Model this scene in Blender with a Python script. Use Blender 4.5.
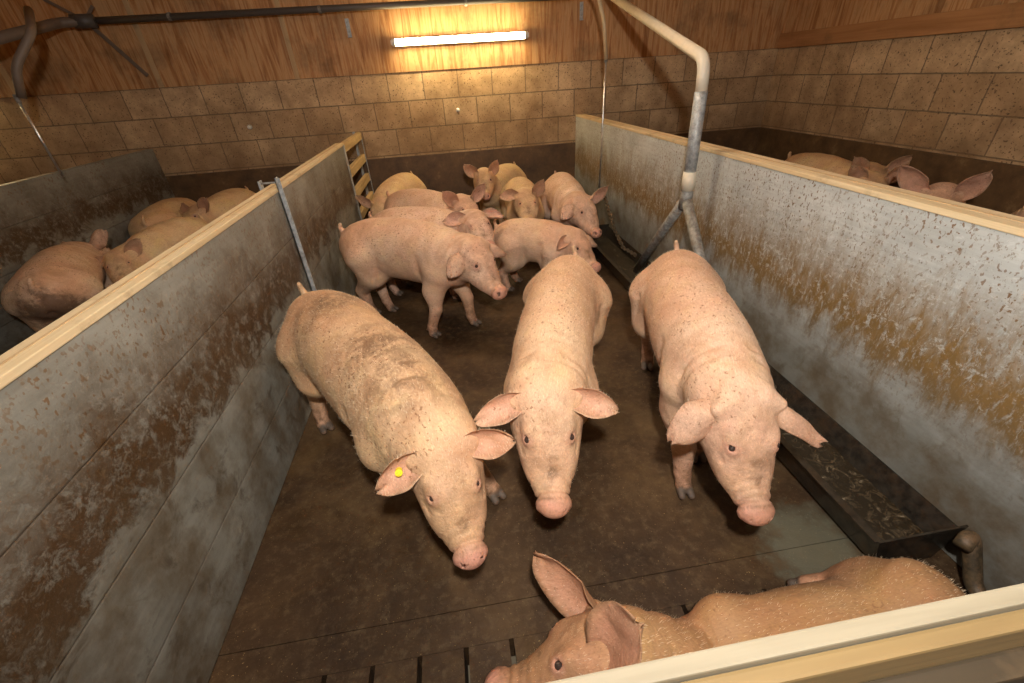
import bpy, bmesh, math, random
import numpy as np
from mathutils import Vector, Matrix

# ------------------------------------------------------------------ camera, world, lights
S = bpy.context.scene
for o in list(bpy.data.objects):
    bpy.data.objects.remove(o, do_unlink=True)
COL = S.collection

def look(loc, direction, roll=0.0):
    f = Vector(direction).normalized()
    r = f.cross(Vector((0, 0, 1))).normalized()
    u = r.cross(f)
    rr = r * math.cos(roll) + u * math.sin(roll)
    uu = -r * math.sin(roll) + u * math.cos(roll)
    m = Matrix((rr, uu, -f)).transposed().to_4x4()
    m.translation = Vector(loc)
    return m

PITCH, YAW, ROLL = 0.5620, 0.1146, -0.0658
cam_data = bpy.data.cameras.new('camera')
cam = bpy.data.objects.new('camera', cam_data)
COL.objects.link(cam)
cam_data.sensor_width = 36.0
cam_data.lens = 423.96 / 1024 * 36
cam_data.clip_start = 0.02
FWD = (math.sin(YAW) * math.cos(PITCH), math.cos(YAW) * math.cos(PITCH), -math.sin(PITCH))
cam.matrix_world = look((0, 0, 1.414), FWD, ROLL)
S.camera = cam

world = bpy.data.worlds.new('world')
S.world = world
world.use_nodes = True
world.node_tree.nodes['Background'].inputs['Color'].default_value = (1.0, 0.78, 0.5, 1)
world.node_tree.nodes['Background'].inputs['Strength'].default_value = 0.10

def lamp(name, kind, loc, direction, energy, color, **kw):
    d = bpy.data.lights.new(name, kind)
    o = bpy.data.objects.new(name, d)
    COL.objects.link(o)
    d.energy = energy
    d.color = color
    for k, v in kw.items():
        setattr(d, k, v)
    o.matrix_world = look(loc, direction)
    return o

# the photographer's flash, held just above the camera
lamp('flash', 'SPOT', (0.06, -0.10, 1.86), (0.20, 0.93, -0.36), 180, (1.0, 0.97, 0.93),
     spot_size=math.radians(155), spot_blend=0.8, shadow_soft_size=0.045)

S.view_settings.view_transform = 'Standard'
S.view_settings.look = 'None'
S.view_settings.gamma = 1.0
S.view_settings.use_curve_mapping = False
S.view_settings.exposure = 0.18

# ------------------------------------------------------------------ dimensions (metres)
XL, XR = -0.858, 1.459          # inner faces of the pen walls
D = 5.124                       # back wall
XW = 3.7255                     # right room wall
ZB = 0.718                      # top of the dark painted band
ZC = 1.489                      # top of the block work
CEIL = 2.75
rng = random.Random(7)

# ------------------------------------------------------------------ tagging and mesh helpers
def tag(o, label=None, cat=None, group=None, kind=None):
    if label: o['label'] = label
    if cat: o['category'] = cat
    if group: o['group'] = group
    if kind: o['kind'] = kind
    return o

def empty(name, loc, label, cat, group=None, rotz=0):
    o = bpy.data.objects.new(name, None)
    COL.objects.link(o)
    o.location = loc
    o.rotation_euler = (0, 0, rotz)
    o.empty_display_size = 0.1
    return tag(o, label, cat, group)

def obj(name, bm, mat, parent=None, smooth=False):
    me = bpy.data.meshes.new(name)
    bm.normal_update()
    bm.to_mesh(me)
    bm.free()
    if smooth:
        me.shade_smooth()
    o = bpy.data.objects.new(name, me)
    COL.objects.link(o)
    if mat: me.materials.append(mat)
    if parent: o.parent = parent
    return o

def box(bm, x0, x1, y0, y1, z0, z1, bev=0.0, mat=None):
    m = Matrix.Translation(((x0 + x1) / 2, (y0 + y1) / 2, (z0 + z1) / 2)) @ Matrix.Diagonal((x1 - x0, y1 - y0, z1 - z0, 1))
    if mat is not None: m = mat @ m
    r = bmesh.ops.create_cube(bm, size=1, matrix=m)
    if bev:
        es = list({e for v in r['verts'] for e in v.link_edges})
        bmesh.ops.bevel(bm, geom=es, offset=bev, segments=2, affect='EDGES', profile=0.6)

def tube(bm, pts, radii, n=16, caps=True, flat=1.0):
    pts = [Vector(p) for p in pts]
    if not hasattr(radii, '__len__'): radii = [radii] * len(pts)
    rings = []
    up = None
    for i, p in enumerate(pts):
        a = (pts[min(i + 1, len(pts) - 1)] - pts[max(i - 1, 0)]).normalized()
        if up is None:
            up = Vector((0, 0, 1)) if abs(a.z) < 0.9 else Vector((0, 1, 0))
        u = a.cross(up).normalized()
        up = u.cross(a)
        ring = [bm.verts.new(p + (u * math.cos(t) + up * math.sin(t) * flat) * radii[i])
                for t in [2 * math.pi * k / n for k in range(n)]]
        rings.append(ring)
    for A, B in zip(rings, rings[1:]):
        for k in range(n):
            bm.faces.new((A[k], A[(k + 1) % n], B[(k + 1) % n], B[k]))
    if caps:
        bm.faces.new(rings[0][::-1])
        bm.faces.new(rings[-1])

def bend(pts, r, seg=8):
    """round the inner corners of a polyline"""
    pts = [Vector(p) for p in pts]
    out = [pts[0]]
    for a, b, c in zip(pts, pts[1:], pts[2:]):
        p0 = b + (a - b).normalized() * r
        p1 = b + (c - b).normalized() * r
        for k in range(seg + 1):
            t = k / seg
            out.append(p0 * (1 - t) ** 2 + b * 2 * t * (1 - t) + p1 * t * t)
    out.append(pts[-1])
    return out

# ------------------------------------------------------------------ material helpers
class NT:
    def __init__(self, name):
        self.m = bpy.data.materials.new(name)
        self.m.use_nodes = True
        self.t = self.m.node_tree
        self.b = self.t.nodes['Principled BSDF']
        self.tc = self.t.nodes.new('ShaderNodeTexCoord')
        self.obj = self.tc.outputs['Object']
    def n(self, kind, **kw):
        nd = self.t.nodes.new(kind)
        for k, v in kw.items():
            setattr(nd, k, v)
        return nd
    def set(self, sock, v):
        if isinstance(v, bpy.types.NodeSocket): self.t.links.new(v, sock)
        elif isinstance(v, (tuple, list)) and len(v) == 3 and sock.type == 'RGBA': sock.default_value = (*v, 1)
        else: sock.default_value = v
    def mapping(self, scale=(1, 1, 1), loc=(0, 0, 0), src=None):
        m = self.n('ShaderNodeMapping')
        self.set(m.inputs['Vector'], src or self.obj)
        m.inputs['Scale'].default_value = scale
        m.inputs['Location'].default_value = loc
        return m.outputs[0]
    def noise(self, scale, detail=4, rough=0.55, dist=0.0, src=None):
        m = self.n('ShaderNodeTexNoise')
        self.set(m.inputs['Vector'], src or self.obj)
        m.inputs['Scale'].default_value = scale
        m.inputs['Detail'].default_value = detail
        m.inputs['Roughness'].default_value = rough
        m.inputs['Distortion'].default_value = dist
        return m.outputs['Fac']
    def voro(self, scale, src=None, rand=1.0):
        m = self.n('ShaderNodeTexVoronoi')
        self.set(m.inputs['Vector'], src or self.obj)
        m.inputs['Scale'].default_value = scale
        m.inputs['Randomness'].default_value = rand
        return m.outputs['Distance']
    def ramp(self, v, stops):
        m = self.n('ShaderNodeMapRange') if len(stops) == 2 and not isinstance(stops[0][1], tuple) else None
        if m:
            m.clamp = True
            self.set(m.inputs['Value'], v)
            m.inputs['From Min'].default_value = stops[0][0]
            m.inputs['From Max'].default_value = stops[1][0]
            m.inputs['To Min'].default_value = stops[0][1]
            m.inputs['To Max'].default_value = stops[1][1]
            return m.outputs[0]
        m = self.n('ShaderNodeValToRGB')
        self.set(m.inputs[0], v)
        e = m.color_ramp.elements
        while len(e) < len(stops): e.new(0.5)
        for el, (p, c) in zip(e, stops):
            el.position = p
            el.color = (*c, 1) if isinstance(c, tuple) else (c, c, c, 1)
        return m.outputs[0]
    def math(self, op, a, b=0.0, c=None):
        m = self.n('ShaderNodeMath', operation=op)
        self.set(m.inputs[0], a)
        self.set(m.inputs[1], b)
        if c is not None: self.set(m.inputs[2], c)
        return m.outputs[0]
    def mix(self, fac, a, b, mode='MIX'):
        m = self.n('ShaderNodeMix', data_type='RGBA', blend_type=mode)
        self.set(m.inputs[0], fac)
        self.set(m.inputs[6], a)
        self.set(m.inputs[7], b)
        return m.outputs[2]
    def sep(self, src=None):
        m = self.n('ShaderNodeSeparateXYZ')
        self.set(m.inputs[0], src or self.obj)
        return m.outputs
    def comb(self, x, y, z):
        m = self.n('ShaderNodeCombineXYZ')
        for s, v in zip(m.inputs, (x, y, z)): self.set(s, v)
        return m.outputs[0]
    def bump(self, h, strength=0.5, dist=0.01, prev=None):
        m = self.n('ShaderNodeBump')
        m.inputs['Strength'].default_value = strength
        m.inputs['Distance'].default_value = dist
        self.set(m.inputs['Height'], h)
        if prev: self.set(m.inputs['Normal'], prev)
        return m.outputs[0]
    def done(self, col, rough=0.7, normal=None, **kw):
        self.set(self.b.inputs['Base Color'], col)
        self.set(self.b.inputs['Roughness'], rough)
        if normal: self.set(self.b.inputs['Normal'], normal)
        for k, v in kw.items():
            self.set(self.b.inputs[k.replace('_', ' ')], v)
        return self.m

def mat_wood(name, c0, c1, axis=1, scale=1.0, dirt=(0.12, 0.07, 0.03)):
    m = NT(name)
    sc = [28, 28, 28]; sc[axis] = 1.4
    g = m.noise(scale, 5, 0.6, 0.6, m.mapping(tuple(sc)))
    c = m.ramp(g, [(0.3, c0), (0.65, c1)])
    d = m.ramp(m.noise(6, 6, 0.7), [(0.55, 0.0), (0.75, 0.55)])
    c = m.mix(d, c, dirt)
    return m.done(c, 0.75, m.bump(g, 0.3, 0.003))

def mat_blocks(name, horiz, h0):
    """block work: horiz = object axis that runs along the wall, h0 = where a vertical joint falls in the odd rows"""
    m = NT(name)
    s = m.sep()
    wob = m.math('MULTIPLY', m.math('SUBTRACT', m.noise(9, 3), 0.5), 0.010)
    h = m.math('ADD', m.math('SUBTRACT', s[horiz], h0 - 0.352 * 40), wob)
    v = m.math('ADD', m.math('SUBTRACT', s[2], ZC - 2.0), m.math('MULTIPLY', wob, 0.7))
    br = m.n('ShaderNodeTexBrick')
    br.offset = 0.5; br.squash = 1.0
    m.set(br.inputs['Vector'], m.comb(h, v, 0.0))
    br.inputs['Color1'].default_value = (0.74, 0.52, 0.30, 1)
    br.inputs['Color2'].default_value = (0.58, 0.38, 0.20, 1)
    br.inputs['Mortar'].default_value = (0.25, 0.19, 0.12, 1)
    br.inputs['Scale'].default_value = 1.0
    br.inputs['Mortar Size'].default_value = 0.0055
    br.inputs['Mortar Smooth'].default_value = 0.35
    br.inputs['Bias'].default_value = 0.0
    br.inputs['Brick Width'].default_value = 0.352
    br.inputs['Row Height'].default_value = 0.25
    c = br.outputs['Color']; f = br.outputs['Fac']
    c = m.mix(m.ramp(m.noise(3.5, 5, 0.65), [(0.35, 0.0), (0.7, 0.75)]), c, (0.22, 0.12, 0.05))
    pits = m.ramp(m.noise(75, 2, 0.5), [(0.635, 0.0), (0.68, 1.0)])
    c = m.mix(m.math('MULTIPLY', pits, 0.8), c, (0.07, 0.04, 0.02))
    c = m.mix(0.35, c, m.ramp(m.noise(40, 4), [(0.3, (0.55, 0.5, 0.42)), (0.7, (1.0, 0.98, 0.95))]), 'MULTIPLY')
    # damp dirt creeping up from the painted band, and long vertical runs
    low = m.ramp(s[2], [(ZB, 0.75), (ZB + 0.60, 0.0)])
    c = m.mix(m.math('MULTIPLY', low, m.ramp(m.noise(5, 4), [(0.3, 0.3), (0.7, 1.0)])), c, (0.16, 0.085, 0.035))
    hgt = m.math('SUBTRACT', m.math('MULTIPLY', m.noise(60, 4, 0.7), 0.35), f)
    hgt = m.math('SUBTRACT', hgt, m.math('MULTIPLY', pits, 0.5))
    return m.done(c, 0.85, m.bump(hgt, 0.7, 0.007))

def mat_ply(name, grain=2):
    m = NT(name)
    sc = [14, 14, 14]; sc[grain] = 1.1
    g = m.noise(1.3, 6, 0.62, 1.6, m.mapping(tuple(sc)))
    g2 = m.noise(3.2, 4, 0.7, 0.9, m.mapping(tuple(sc)))
    c = m.ramp(g, [(0.32, (0.27, 0.105, 0.03)), (0.46, (0.44, 0.205, 0.07)), (0.56, (0.56, 0.32, 0.14)), (0.72, (0.35, 0.155, 0.05))])
    c = m.mix(m.ramp(g2, [(0.5, 0.0), (0.66, 0.6)]), c, (0.50, 0.31, 0.15))
    c = m.mix(m.ramp(m.noise(1.6, 5, 0.7), [(0.5, 0.0), (0.72, 0.75)]), c, (0.09, 0.05, 0.022))
    return m.done(c, 0.7, m.bump(g, 0.25, 0.004))

def mat_band():
    m = NT('dark_band_render')
    c = m.ramp(m.noise(7, 6, 0.7), [(0.3, (0.05, 0.024, 0.008)), (0.6, (0.12, 0.062, 0.022)), (0.75, (0.20, 0.125, 0.055))])
    return m.done(c, 0.6, m.bump(m.noise(30, 5, 0.7), 0.5, 0.006))

def mat_penwall(name, lo, hi, base0, base1, dirtc, streak, edge_sharp, jo=0.4, crust=0.0, wet=0.0):
    """grey pen planks (z-wise 25 cm boards) with a splashed dung belt between the heights lo and hi"""
    m = NT(name)
    s = m.sep()
    z = s[2]
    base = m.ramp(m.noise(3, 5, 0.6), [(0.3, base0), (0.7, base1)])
    grain = m.noise(2, 4, 0.6, 0.2, m.mapping((30, 1.5, 30)))
    base = m.mix(0.18, base, m.ramp(grain, [(0.3, 0.25), (0.7, 0.9)]), 'OVERLAY')
    # pale scratches and dark flecks, denser upward
    specks = m.ramp(m.noise(85, 2, 0.4, 0, m.mapping((1, 1, 0.75))), [(0.605, 0.0), (0.64, 1.0)])
    sp2 = m.ramp(m.voro(38), [(0.05, 1.0), (0.12, 0.0)])
    sp_area = m.ramp(m.noise(4, 3), [(0.35, 0.15), (0.65, 1.0)])
    above = m.ramp(z, [(lo - 0.05, 0.0), (lo + 0.12, 1.0)])
    col = m.mix(m.math('MULTIPLY', m.math('MULTIPLY', specks, sp_area), above), base, (0.16, 0.085, 0.035))
    col = m.mix(m.math('MULTIPLY', m.math('MULTIPLY', sp2, m.ramp(m.noise(2.7, 2), [(0.45, 0.0), (0.6, 0.9)])), above), col, (0.10, 0.05, 0.02))
    # blotchy veil above the belt, fading to the top
    veil = m.ramp(z, [(hi - 0.05, 0.75), (1.0, 0.1)])
    veil = m.math('MULTIPLY', m.math('MULTIPLY', veil, above), m.ramp(m.noise(16, 6, 0.7, 0.4), [(0.46, 0.0), (0.66, 1.0)]))
    col = m.mix(m.math('MULTIPLY', veil, 0.75), col, m.mix(0.5, dirtc, base))
    # the belt itself, with ragged streaky edges
    n1 = m.noise(6, 7, 0.7, 0.5, m.mapping(streak))
    zz = m.math('ADD', z, m.math('MULTIPLY', m.math('SUBTRACT', n1, 0.5), 0.55))
    dlo = m.ramp(zz, [(lo, 0.0), (lo + edge_sharp, 1.0)])
    dhi = m.ramp(zz, [(hi - 0.12, 1.0), (hi + 0.16, 0.0)])
    n2 = m.ramp(m.noise(26, 8, 0.78, 0.3, m.mapping(streak)), [(0.37, 0.2), (0.49, 1.0)])
    belt = m.math('MULTIPLY', m.math('MULTIPLY', dlo, dhi), n2)
    dcol = m.mix(m.noise(30, 5, 0.7), dirtc, tuple(min(1, x * 1.7) for x in dirtc))
    col = m.mix(belt, col, dcol)
    # thin smears under the belt
    sm = m.ramp(m.noise(9, 7, 0.72, 0.6), [(0.54, 0.0), (0.66, 0.75)])
    under = m.math('SUBTRACT', 1.0, above)
    col = m.mix(m.math('MULTIPLY', sm, under), col, tuple(x * 0.9 for x in dirtc))
    if crust:      # crumbs of straw and lichen-like crust, pale and dark, all over the upper part
        up_ = m.ramp(z, [(lo - 0.12, 0.0), (lo + 0.15, 1.0)])
        ca = m.ramp(m.noise(48, 5, 0.8, 0.5, m.mapping((1, 0.6, 0.8))), [(0.57, 0.0), (0.63, 1.0)])
        col = m.mix(m.math('MULTIPLY', m.math('MULTIPLY', ca, up_), 0.5 * crust), col, tuple(x * 1.12 for x in base1))
        cb = m.ramp(m.noise(60, 4, 0.8, 0.5, m.mapping((1.3, 1, 0.7), (3, 1, 7))), [(0.58, 0.0), (0.64, 1.0)])
        col = m.mix(m.math('MULTIPLY', m.math('MULTIPLY', cb, up_), 0.7 * crust), col, (0.16, 0.10, 0.05))
        cc = m.ramp(m.noise(7, 6, 0.7), [(0.40, 0.0), (0.62, 0.8)])
        dk = m.ramp(z, [(lo - 0.12, 1.0), (lo + 0.16, 0.0)])
        col = m.mix(m.math('MULTIPLY', dk, wet), col, (0.11, 0.10, 0.075))
        col = m.mix(m.math('MULTIPLY', cc, dk), col, (0.10, 0.068, 0.036))
    # board joints
    zq = m.math('ABSOLUTE', m.math('SUBTRACT', m.math('FRACT', m.math('ADD', m.math('MULTIPLY', z, 4.0), 0.5)), 0.5))
    joint = m.ramp(zq, [(0.006, 1.0), (0.018, 0.0)])
    col = m.mix(m.math('MULTIPLY', joint, jo), col, (0.07, 0.04, 0.02))
    h = m.math('SUBTRACT', m.math('ADD', m.math('MULTIPLY', m.math('MULTIPLY', belt, m.noise(40, 6, 0.75)), 1.6), m.math('MULTIPLY', m.noise(70, 5, 0.7), 0.5)), m.math('MULTIPLY', joint, jo * 1.6))
    return m.done(col, m.ramp(m.noise(12, 3), [(0.3, 0.38), (0.7, 0.6)]), m.bump(h, 0.45, 0.004))

def mat_floor(name):
    m = NT(name)
    c = m.ramp(m.noise(2.2, 8, 0.68, 0.4), [(0.30, (0.020, 0.009, 0.003)), (0.5, (0.050, 0.025, 0.009)), (0.70, (0.11, 0.062, 0.024))])
    c = m.mix(m.ramp(m.noise(28, 6, 0.75), [(0.5, 0.0), (0.72, 0.6)]), c, (0.13, 0.083, 0.04))
    fl = m.ramp(m.noise(170, 2, 0.5), [(0.69, 0.0), (0.73, 1.0)])
    c = m.mix(m.math('MULTIPLY', fl, m.ramp(m.noise(3, 2), [(0.4, 0.25), (0.65, 1.0)])), c, (0.36, 0.24, 0.10))
    # grey-green damp patch beside the trough
    s = m.sep()
    d = m.n('ShaderNodeVectorMath', operation='DISTANCE')
    m.set(d.inputs[0], m.comb(s[0], s[1], 0.0)); d.inputs[1].default_value = (1.06, 0.70, 0)
    w = m.math('ADD', d.outputs['Value'], m.math('MULTIPLY', m.math('SUBTRACT', m.noise(14, 5, 0.7), 0.5), 0.3))
    c = m.mix(m.ramp(w, [(0.10, 0.55), (0.19, 0.0)]), c, (0.16, 0.16, 0.11))
    h = m.math('ADD', m.noise(20, 6, 0.7), m.math('MULTIPLY', fl, 0.3))
    return m.done(c, m.ramp(m.noise(5, 4, 0.6), [(0.35, 0.5), (0.65, 0.85)]), m.bump(h, 0.6, 0.008), Specular_IOR_Level=0.3)

def mat_metal(name, c0, c1, rough=0.45, metallic=0.8, rust=0.0):
    m = NT(name)
    c = m.ramp(m.noise(35, 5, 0.7), [(0.35, c0), (0.65, c1)])
    if rust: c = m.mix(m.ramp(m.noise(14, 6, 0.75), [(0.5, 0.0), (0.62, rust)]), c, (0.17, 0.10, 0.05))
    return m.done(c, rough, m.bump(m.noise(60, 4, 0.7), 0.2, 0.002), Metallic=metallic)

def mat_plain(name, c, rough=0.5, **kw):
    m = NT(name)
    v = m.mix(m.ramp(m.noise(20, 4), [(0.4, 0.0), (0.8, 0.3)]), c, tuple(x * 0.6 for x in c))
    return m.done(v, rough, **kw)

def mat_emit(name, c, strength):
    m = NT(name)
    m.set(m.b.inputs['Emission Color'], c)
    m.set(m.b.inputs['Emission Strength'], strength)
    return m.done((0.9, 0.9, 0.85), 0.4)

def mat_pig(name, base, spots=1.0, dung=None, yellow=0.3):
    m = NT(name)
    at = m.n('ShaderNodeVertexColor'); at.layer_name = 'skin'
    ch = m.n('ShaderNodeSeparateColor'); m.set(ch.inputs[0], at.outputs['Color'])
    pink, dirt, hoof = ch.outputs[0], ch.outputs[1], ch.outputs[2]
    b = base
    c = m.ramp(m.noise(5, 4, 0.6), [(0.35, tuple(b)), (0.65, (b[0] * 0.93, b[1] * 0.80, b[2] * 0.76))])
    c = m.mix(m.ramp(m.noise(11, 3, 0.6), [(0.45, 0.0), (0.7, yellow)]), c, (b[0] * 1.02, b[1] * 1.06, b[2] * 0.72))
    c = m.mix(pink, c, (0.62, 0.29, 0.20))
    # fine bristles seen as pale hatching along the coat
    hair = m.noise(1, 3, 0.6, 0.5, m.mapping((60, 260, 200)))
    c = m.mix(0.45, c, m.ramp(hair, [(0.35, 0.50), (0.65, 1.0)]), 'MULTIPLY')
    blush = m.ramp(m.noise(2.6, 4, 0.6, 0.5), [(0.42, 0.0), (0.66, 0.32)])
    c = m.mix(blush, c, (b[0] * 0.92, b[1] * 0.68, b[2] * 0.62))
    # specks of dung and rubbed dirt
    sp = m.ramp(m.noise(95, 2, 0.5), [(0.62, 0.0), (0.67, 1.0)])
    area = m.ramp(m.noise(3.4, 3), [(0.38, 0.0), (0.58, 1.0)])
    c = m.mix(m.math('MULTIPLY', m.math('MULTIPLY', sp, area), 0.75 * spots), c, (0.22, 0.10, 0.045))
    rub = m.ramp(m.noise(4.6, 8, 0.75, 0.8), [(0.47, 0.0), (0.66, 0.55 * spots)])
    c = m.mix(rub, c, (0.42, 0.22, 0.11))
    dm = m.math('MULTIPLY', dirt, m.ramp(m.noise(17, 6, 0.75, 0.4), [(0.36, 0.0), (0.58, 1.0)]))
    c = m.mix(dm, c, (0.13, 0.065, 0.03))
    c = m.mix(hoof, c, (0.10, 0.07, 0.05))
    if dung:
        d = m.n('ShaderNodeVectorMath', operation='DISTANCE')
        m.set(d.inputs[0], m.obj); d.inputs[1].default_value = dung[:3]
        w = m.math('ADD', d.outputs['Value'], m.math('MULTIPLY', m.math('SUBTRACT', m.noise(12, 6, 0.75), 0.5), 0.4))
        c = m.mix(m.ramp(w, [(dung[3] * 0.7, 0.8), (dung[3] * 1.2, 0.0)]), c, (0.11, 0.055, 0.03))
    h = m.math('ADD', m.math('MULTIPLY', hair, 0.6), m.noise(120, 3, 0.6))
    nm = m.bump(m.noise(11, 5, 0.65, 0.6), 0.55, 0.014)
    nm = m.bump(m.noise(1, 4, 0.6, 0.5, m.mapping((70, 26, 26))), 0.25, 0.005, nm)
    nm = m.bump(h, 0.5, 0.003, nm)
    b = m.b
    b.subsurface_method = 'BURLEY'
    m.set(b.inputs['Subsurface Weight'], 0.10)
    b.inputs['Subsurface Radius'].default_value = (0.010, 0.004, 0.002)
    m.set(b.inputs['Subsurface Scale'], 1.0)
    m.set(b.inputs['Specular IOR Level'], 0.35)
    return m.done(c, 0.66, nm)

M = dict(
    back=mat_blocks('blocks_back', 0, 0.208),
    right=mat_blocks('blocks_right', 1, 4.446),
    ply=mat_ply('plywood'), ceil=mat_ply('plywood_ceiling', 1),
    band=mat_band(),
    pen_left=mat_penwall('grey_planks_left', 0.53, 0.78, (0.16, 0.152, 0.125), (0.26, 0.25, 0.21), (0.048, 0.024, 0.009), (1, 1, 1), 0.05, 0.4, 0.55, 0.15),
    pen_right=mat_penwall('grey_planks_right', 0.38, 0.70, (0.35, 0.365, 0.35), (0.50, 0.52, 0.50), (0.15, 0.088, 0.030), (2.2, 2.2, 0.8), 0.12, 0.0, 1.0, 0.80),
    cap=mat_wood('pale_cap_wood', (0.50, 0.36, 0.19), (0.68, 0.53, 0.32), 1),
    capx=mat_wood('pale_cap_wood_across', (0.16, 0.13, 0.083), (0.25, 0.21, 0.14), 0, 1.0, (0.22, 0.15, 0.07)),
    ochre=mat_wood('ochre_wood', (0.13, 0.08, 0.027), (0.21, 0.135, 0.05), 0),
    dark=mat_wood('dark_plank_wood', (0.016, 0.010, 0.003), (0.035, 0.021, 0.007), 0),
    rail=mat_wood('rail_wood', (0.42, 0.27, 0.11), (0.60, 0.42, 0.2), 1),
    board=mat_wood('orange_board', (0.33, 0.14, 0.045), (0.46, 0.22, 0.08), 1),
    batten=mat_wood('pale_batten', (0.42, 0.27, 0.13), (0.52, 0.36, 0.19), 2),
    floor=mat_floor('dung_floor'),
    galv=mat_metal('galvanised', (0.24, 0.25, 0.25), (0.50, 0.51, 0.50), 0.55, 0.35, 0.25),
    wet=mat_metal('wet_dark_steel', (0.04, 0.033, 0.026), (0.12, 0.10, 0.075), 0.22, 0.75, 0.4),
    galvdirty=mat_metal('dirty_galvanised', (0.13, 0.12, 0.11), (0.34, 0.33, 0.30), 0.55, 0.3, 0.55),
    steelbright=mat_metal('bright_steel', (0.55, 0.55, 0.55), (0.8, 0.8, 0.8), 0.3, 0.9),
    pvc=mat_plain('dusty_cream_pvc', (0.64, 0.56, 0.43), 0.5),
    pvc_dark=mat_plain('dark_dusty_pipe', (0.085, 0.07, 0.06), 0.5),
    pvc_brown=mat_plain('brown_dusty_pipe', (0.17, 0.12, 0.085), 0.55),
    hose=mat_plain('tan_hose', (0.45, 0.33, 0.19), 0.5),
    white=mat_plain('white_plastic', (0.75, 0.72, 0.66), 0.45),
    crust=mat_metal('crusted_brown_pipe', (0.03, 0.02, 0.010), (0.10, 0.065, 0.03), 0.6, 0.0, 0.7),
    feed=None,
    tube=mat_emit('fluorescent_tube', (1.0, 0.80, 0.42), 48.0),
    tube_fill=mat_emit('added_fill_tube', (1.0, 0.88, 0.70), 95.0),  # glow of the added fill tube over the pen
    yellow=mat_plain('yellow_tag', (0.85, 0.62, 0.03), 0.4),
)
_f = NT('wet_feed')
M['feed'] = _f.done(_f.ramp(_f.noise(22, 7, 0.75, 1.5), [(0.50, (0.020, 0.013, 0.006)), (0.62, (0.07, 0.05, 0.028)), (0.72, (0.40, 0.33, 0.23))]), 0.25, _f.bump(_f.noise(25, 6, 0.7), 0.6, 0.006))

# ------------------------------------------------------------------ the building
def struct(name, bm, m, smooth=False):
    return tag(obj(name, bm, m, None, smooth), kind='structure')

XF, YF = -6.2, -3.2             # far left and behind the camera
bm = bmesh.new(); box(bm, XF, XW, 0.705, D, -0.12, 0.0); struct('floor', bm, M['floor'])
bm = bmesh.new()                # slatted floor in front: beams with open slots, a thin seam to the solid floor
for k in range(-5, 16):
    x = -0.4627 + 0.1345 * k
    box(bm, x - 0.060, x + 0.060, -0.72, 0.5999, -0.12, -0.004)
box(bm, -1.2, 1.62, 0.60, 0.7035, -0.12, -0.002)
box(bm, -1.2, 1.62, -0.8, -0.70, -0.12, -0.004, 0.003)
struct('slatted_floor', bm, M['floor'])
bm = bmesh.new(); box(bm, XF, XW, YF, 0.72, -0.75, -0.70); box(bm, XF, -1.2, YF, 0.705, -0.12, -0.001)
box(bm, 1.62, XW, YF, 0.705, -0.12, -0.001); box(bm, -1.2, 1.62, YF, -0.8, -0.12, -0.001)
struct('floor_aisle', bm, M['floor'])

bm = bmesh.new(); box(bm, XF, XW + 0.2, D, D + 0.2, -0.1, ZC); struct('wall_back', bm, M['back'])
bm = bmesh.new(); box(bm, XF, XW, D - 0.012, D + 0.02, 0.0, ZB, 0.004); struct('trim_1', bm, M['band'])
bm = bmesh.new(); box(bm, XF, XW, D - 0.010, D + 0.1, ZC, CEIL); struct('wall_back_boarding', bm, M['ply'])
for i, x in enumerate((-2.575, -1.337, -5.05, -3.81)):
    bm = bmesh.new(); box(bm, x - 0.022, x + 0.022, D - 0.020, D - 0.009, ZC, CEIL, 0.002)
    struct('trim_%d' % (2 + i), bm, M['batten'])
bm = bmesh.new(); box(bm, XW, XW + 0.2, YF, D, -0.1, ZC); struct('wall_right', bm, M['right'])
bm = bmesh.new(); box(bm, XW - 0.012, XW + 0.02, YF, D - 0.012, 0.0, ZB, 0.004); struct('trim_6', bm, M['band'])
bm = bmesh.new(); box(bm, XW - 0.008, XW + 0.1, YF, D - 0.01, ZC, CEIL); struct('wall_right_boarding', bm, M['ply'])
bm = bmesh.new(); box(bm, XW - 0.035, XW - 0.009, YF, D - 0.015, ZC - 0.004, ZC + 0.13, 0.004); struct('trim_7', bm, M['board'])
bm = bmesh.new(); box(bm, XF - 0.2, XF, YF, D + 0.2, -0.1, CEIL); struct('wall_left', bm, M['back'])
bm = bmesh.new(); box(bm, XF, XW, YF - 0.2, YF, -0.1, CEIL); struct('wall_front', bm, M['back'])
bm = bmesh.new(); box(bm, XF, XW + 0.2, YF, D + 0.2, CEIL, CEIL + 0.1); struct('ceiling', bm, M['ceil'])

# ------------------------------------------------------------------ pen partitions
def partition(x0, x1, y0, y1, mat, label, cap=True, name='pen_partition', boards=4):
    e = empty(name, ((x0 + x1) / 2, (y0 + y1) / 2, 0), label, 'pen wall', 'pen partitions')
    cx, cy = (x0 + x1) / 2, (y0 + y1) / 2
    bm = bmesh.new()
    hb = 1.0 / boards
    for k in range(boards):
        box(bm, x0 - cx, x1 - cx, y0 - cy, y1 - cy, hb * k + 0.0006, hb * (k + 1) - 0.0006 - (0.018 if k == boards - 1 else 0), 0.0012)
    p = obj('plank_panel', bm, mat, e)
    if cap:
        bm = bmesh.new()
        box(bm, x0 - cx - 0.004, x1 - cx + 0.004, y0 - cy, y1 - cy, 0.980, 1.0, 0.003)
        obj('top_cap', bm, M['cap'], e)
        bm = bmesh.new()   # groove strip of the tongue-and-groove top
        box(bm, -0.0035, 0.0035, y0 - cy + .01, y1 - cy - .01, 1.0, 1.0022)
        g = obj('tongue', bm, M['batten'], e)
    return e
pl = partition(XL - 0.062, XL, 0.16, 4.13, M['pen_left'], 'left long grey plank partition with brown dung belt and pale wooden cap')
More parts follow.
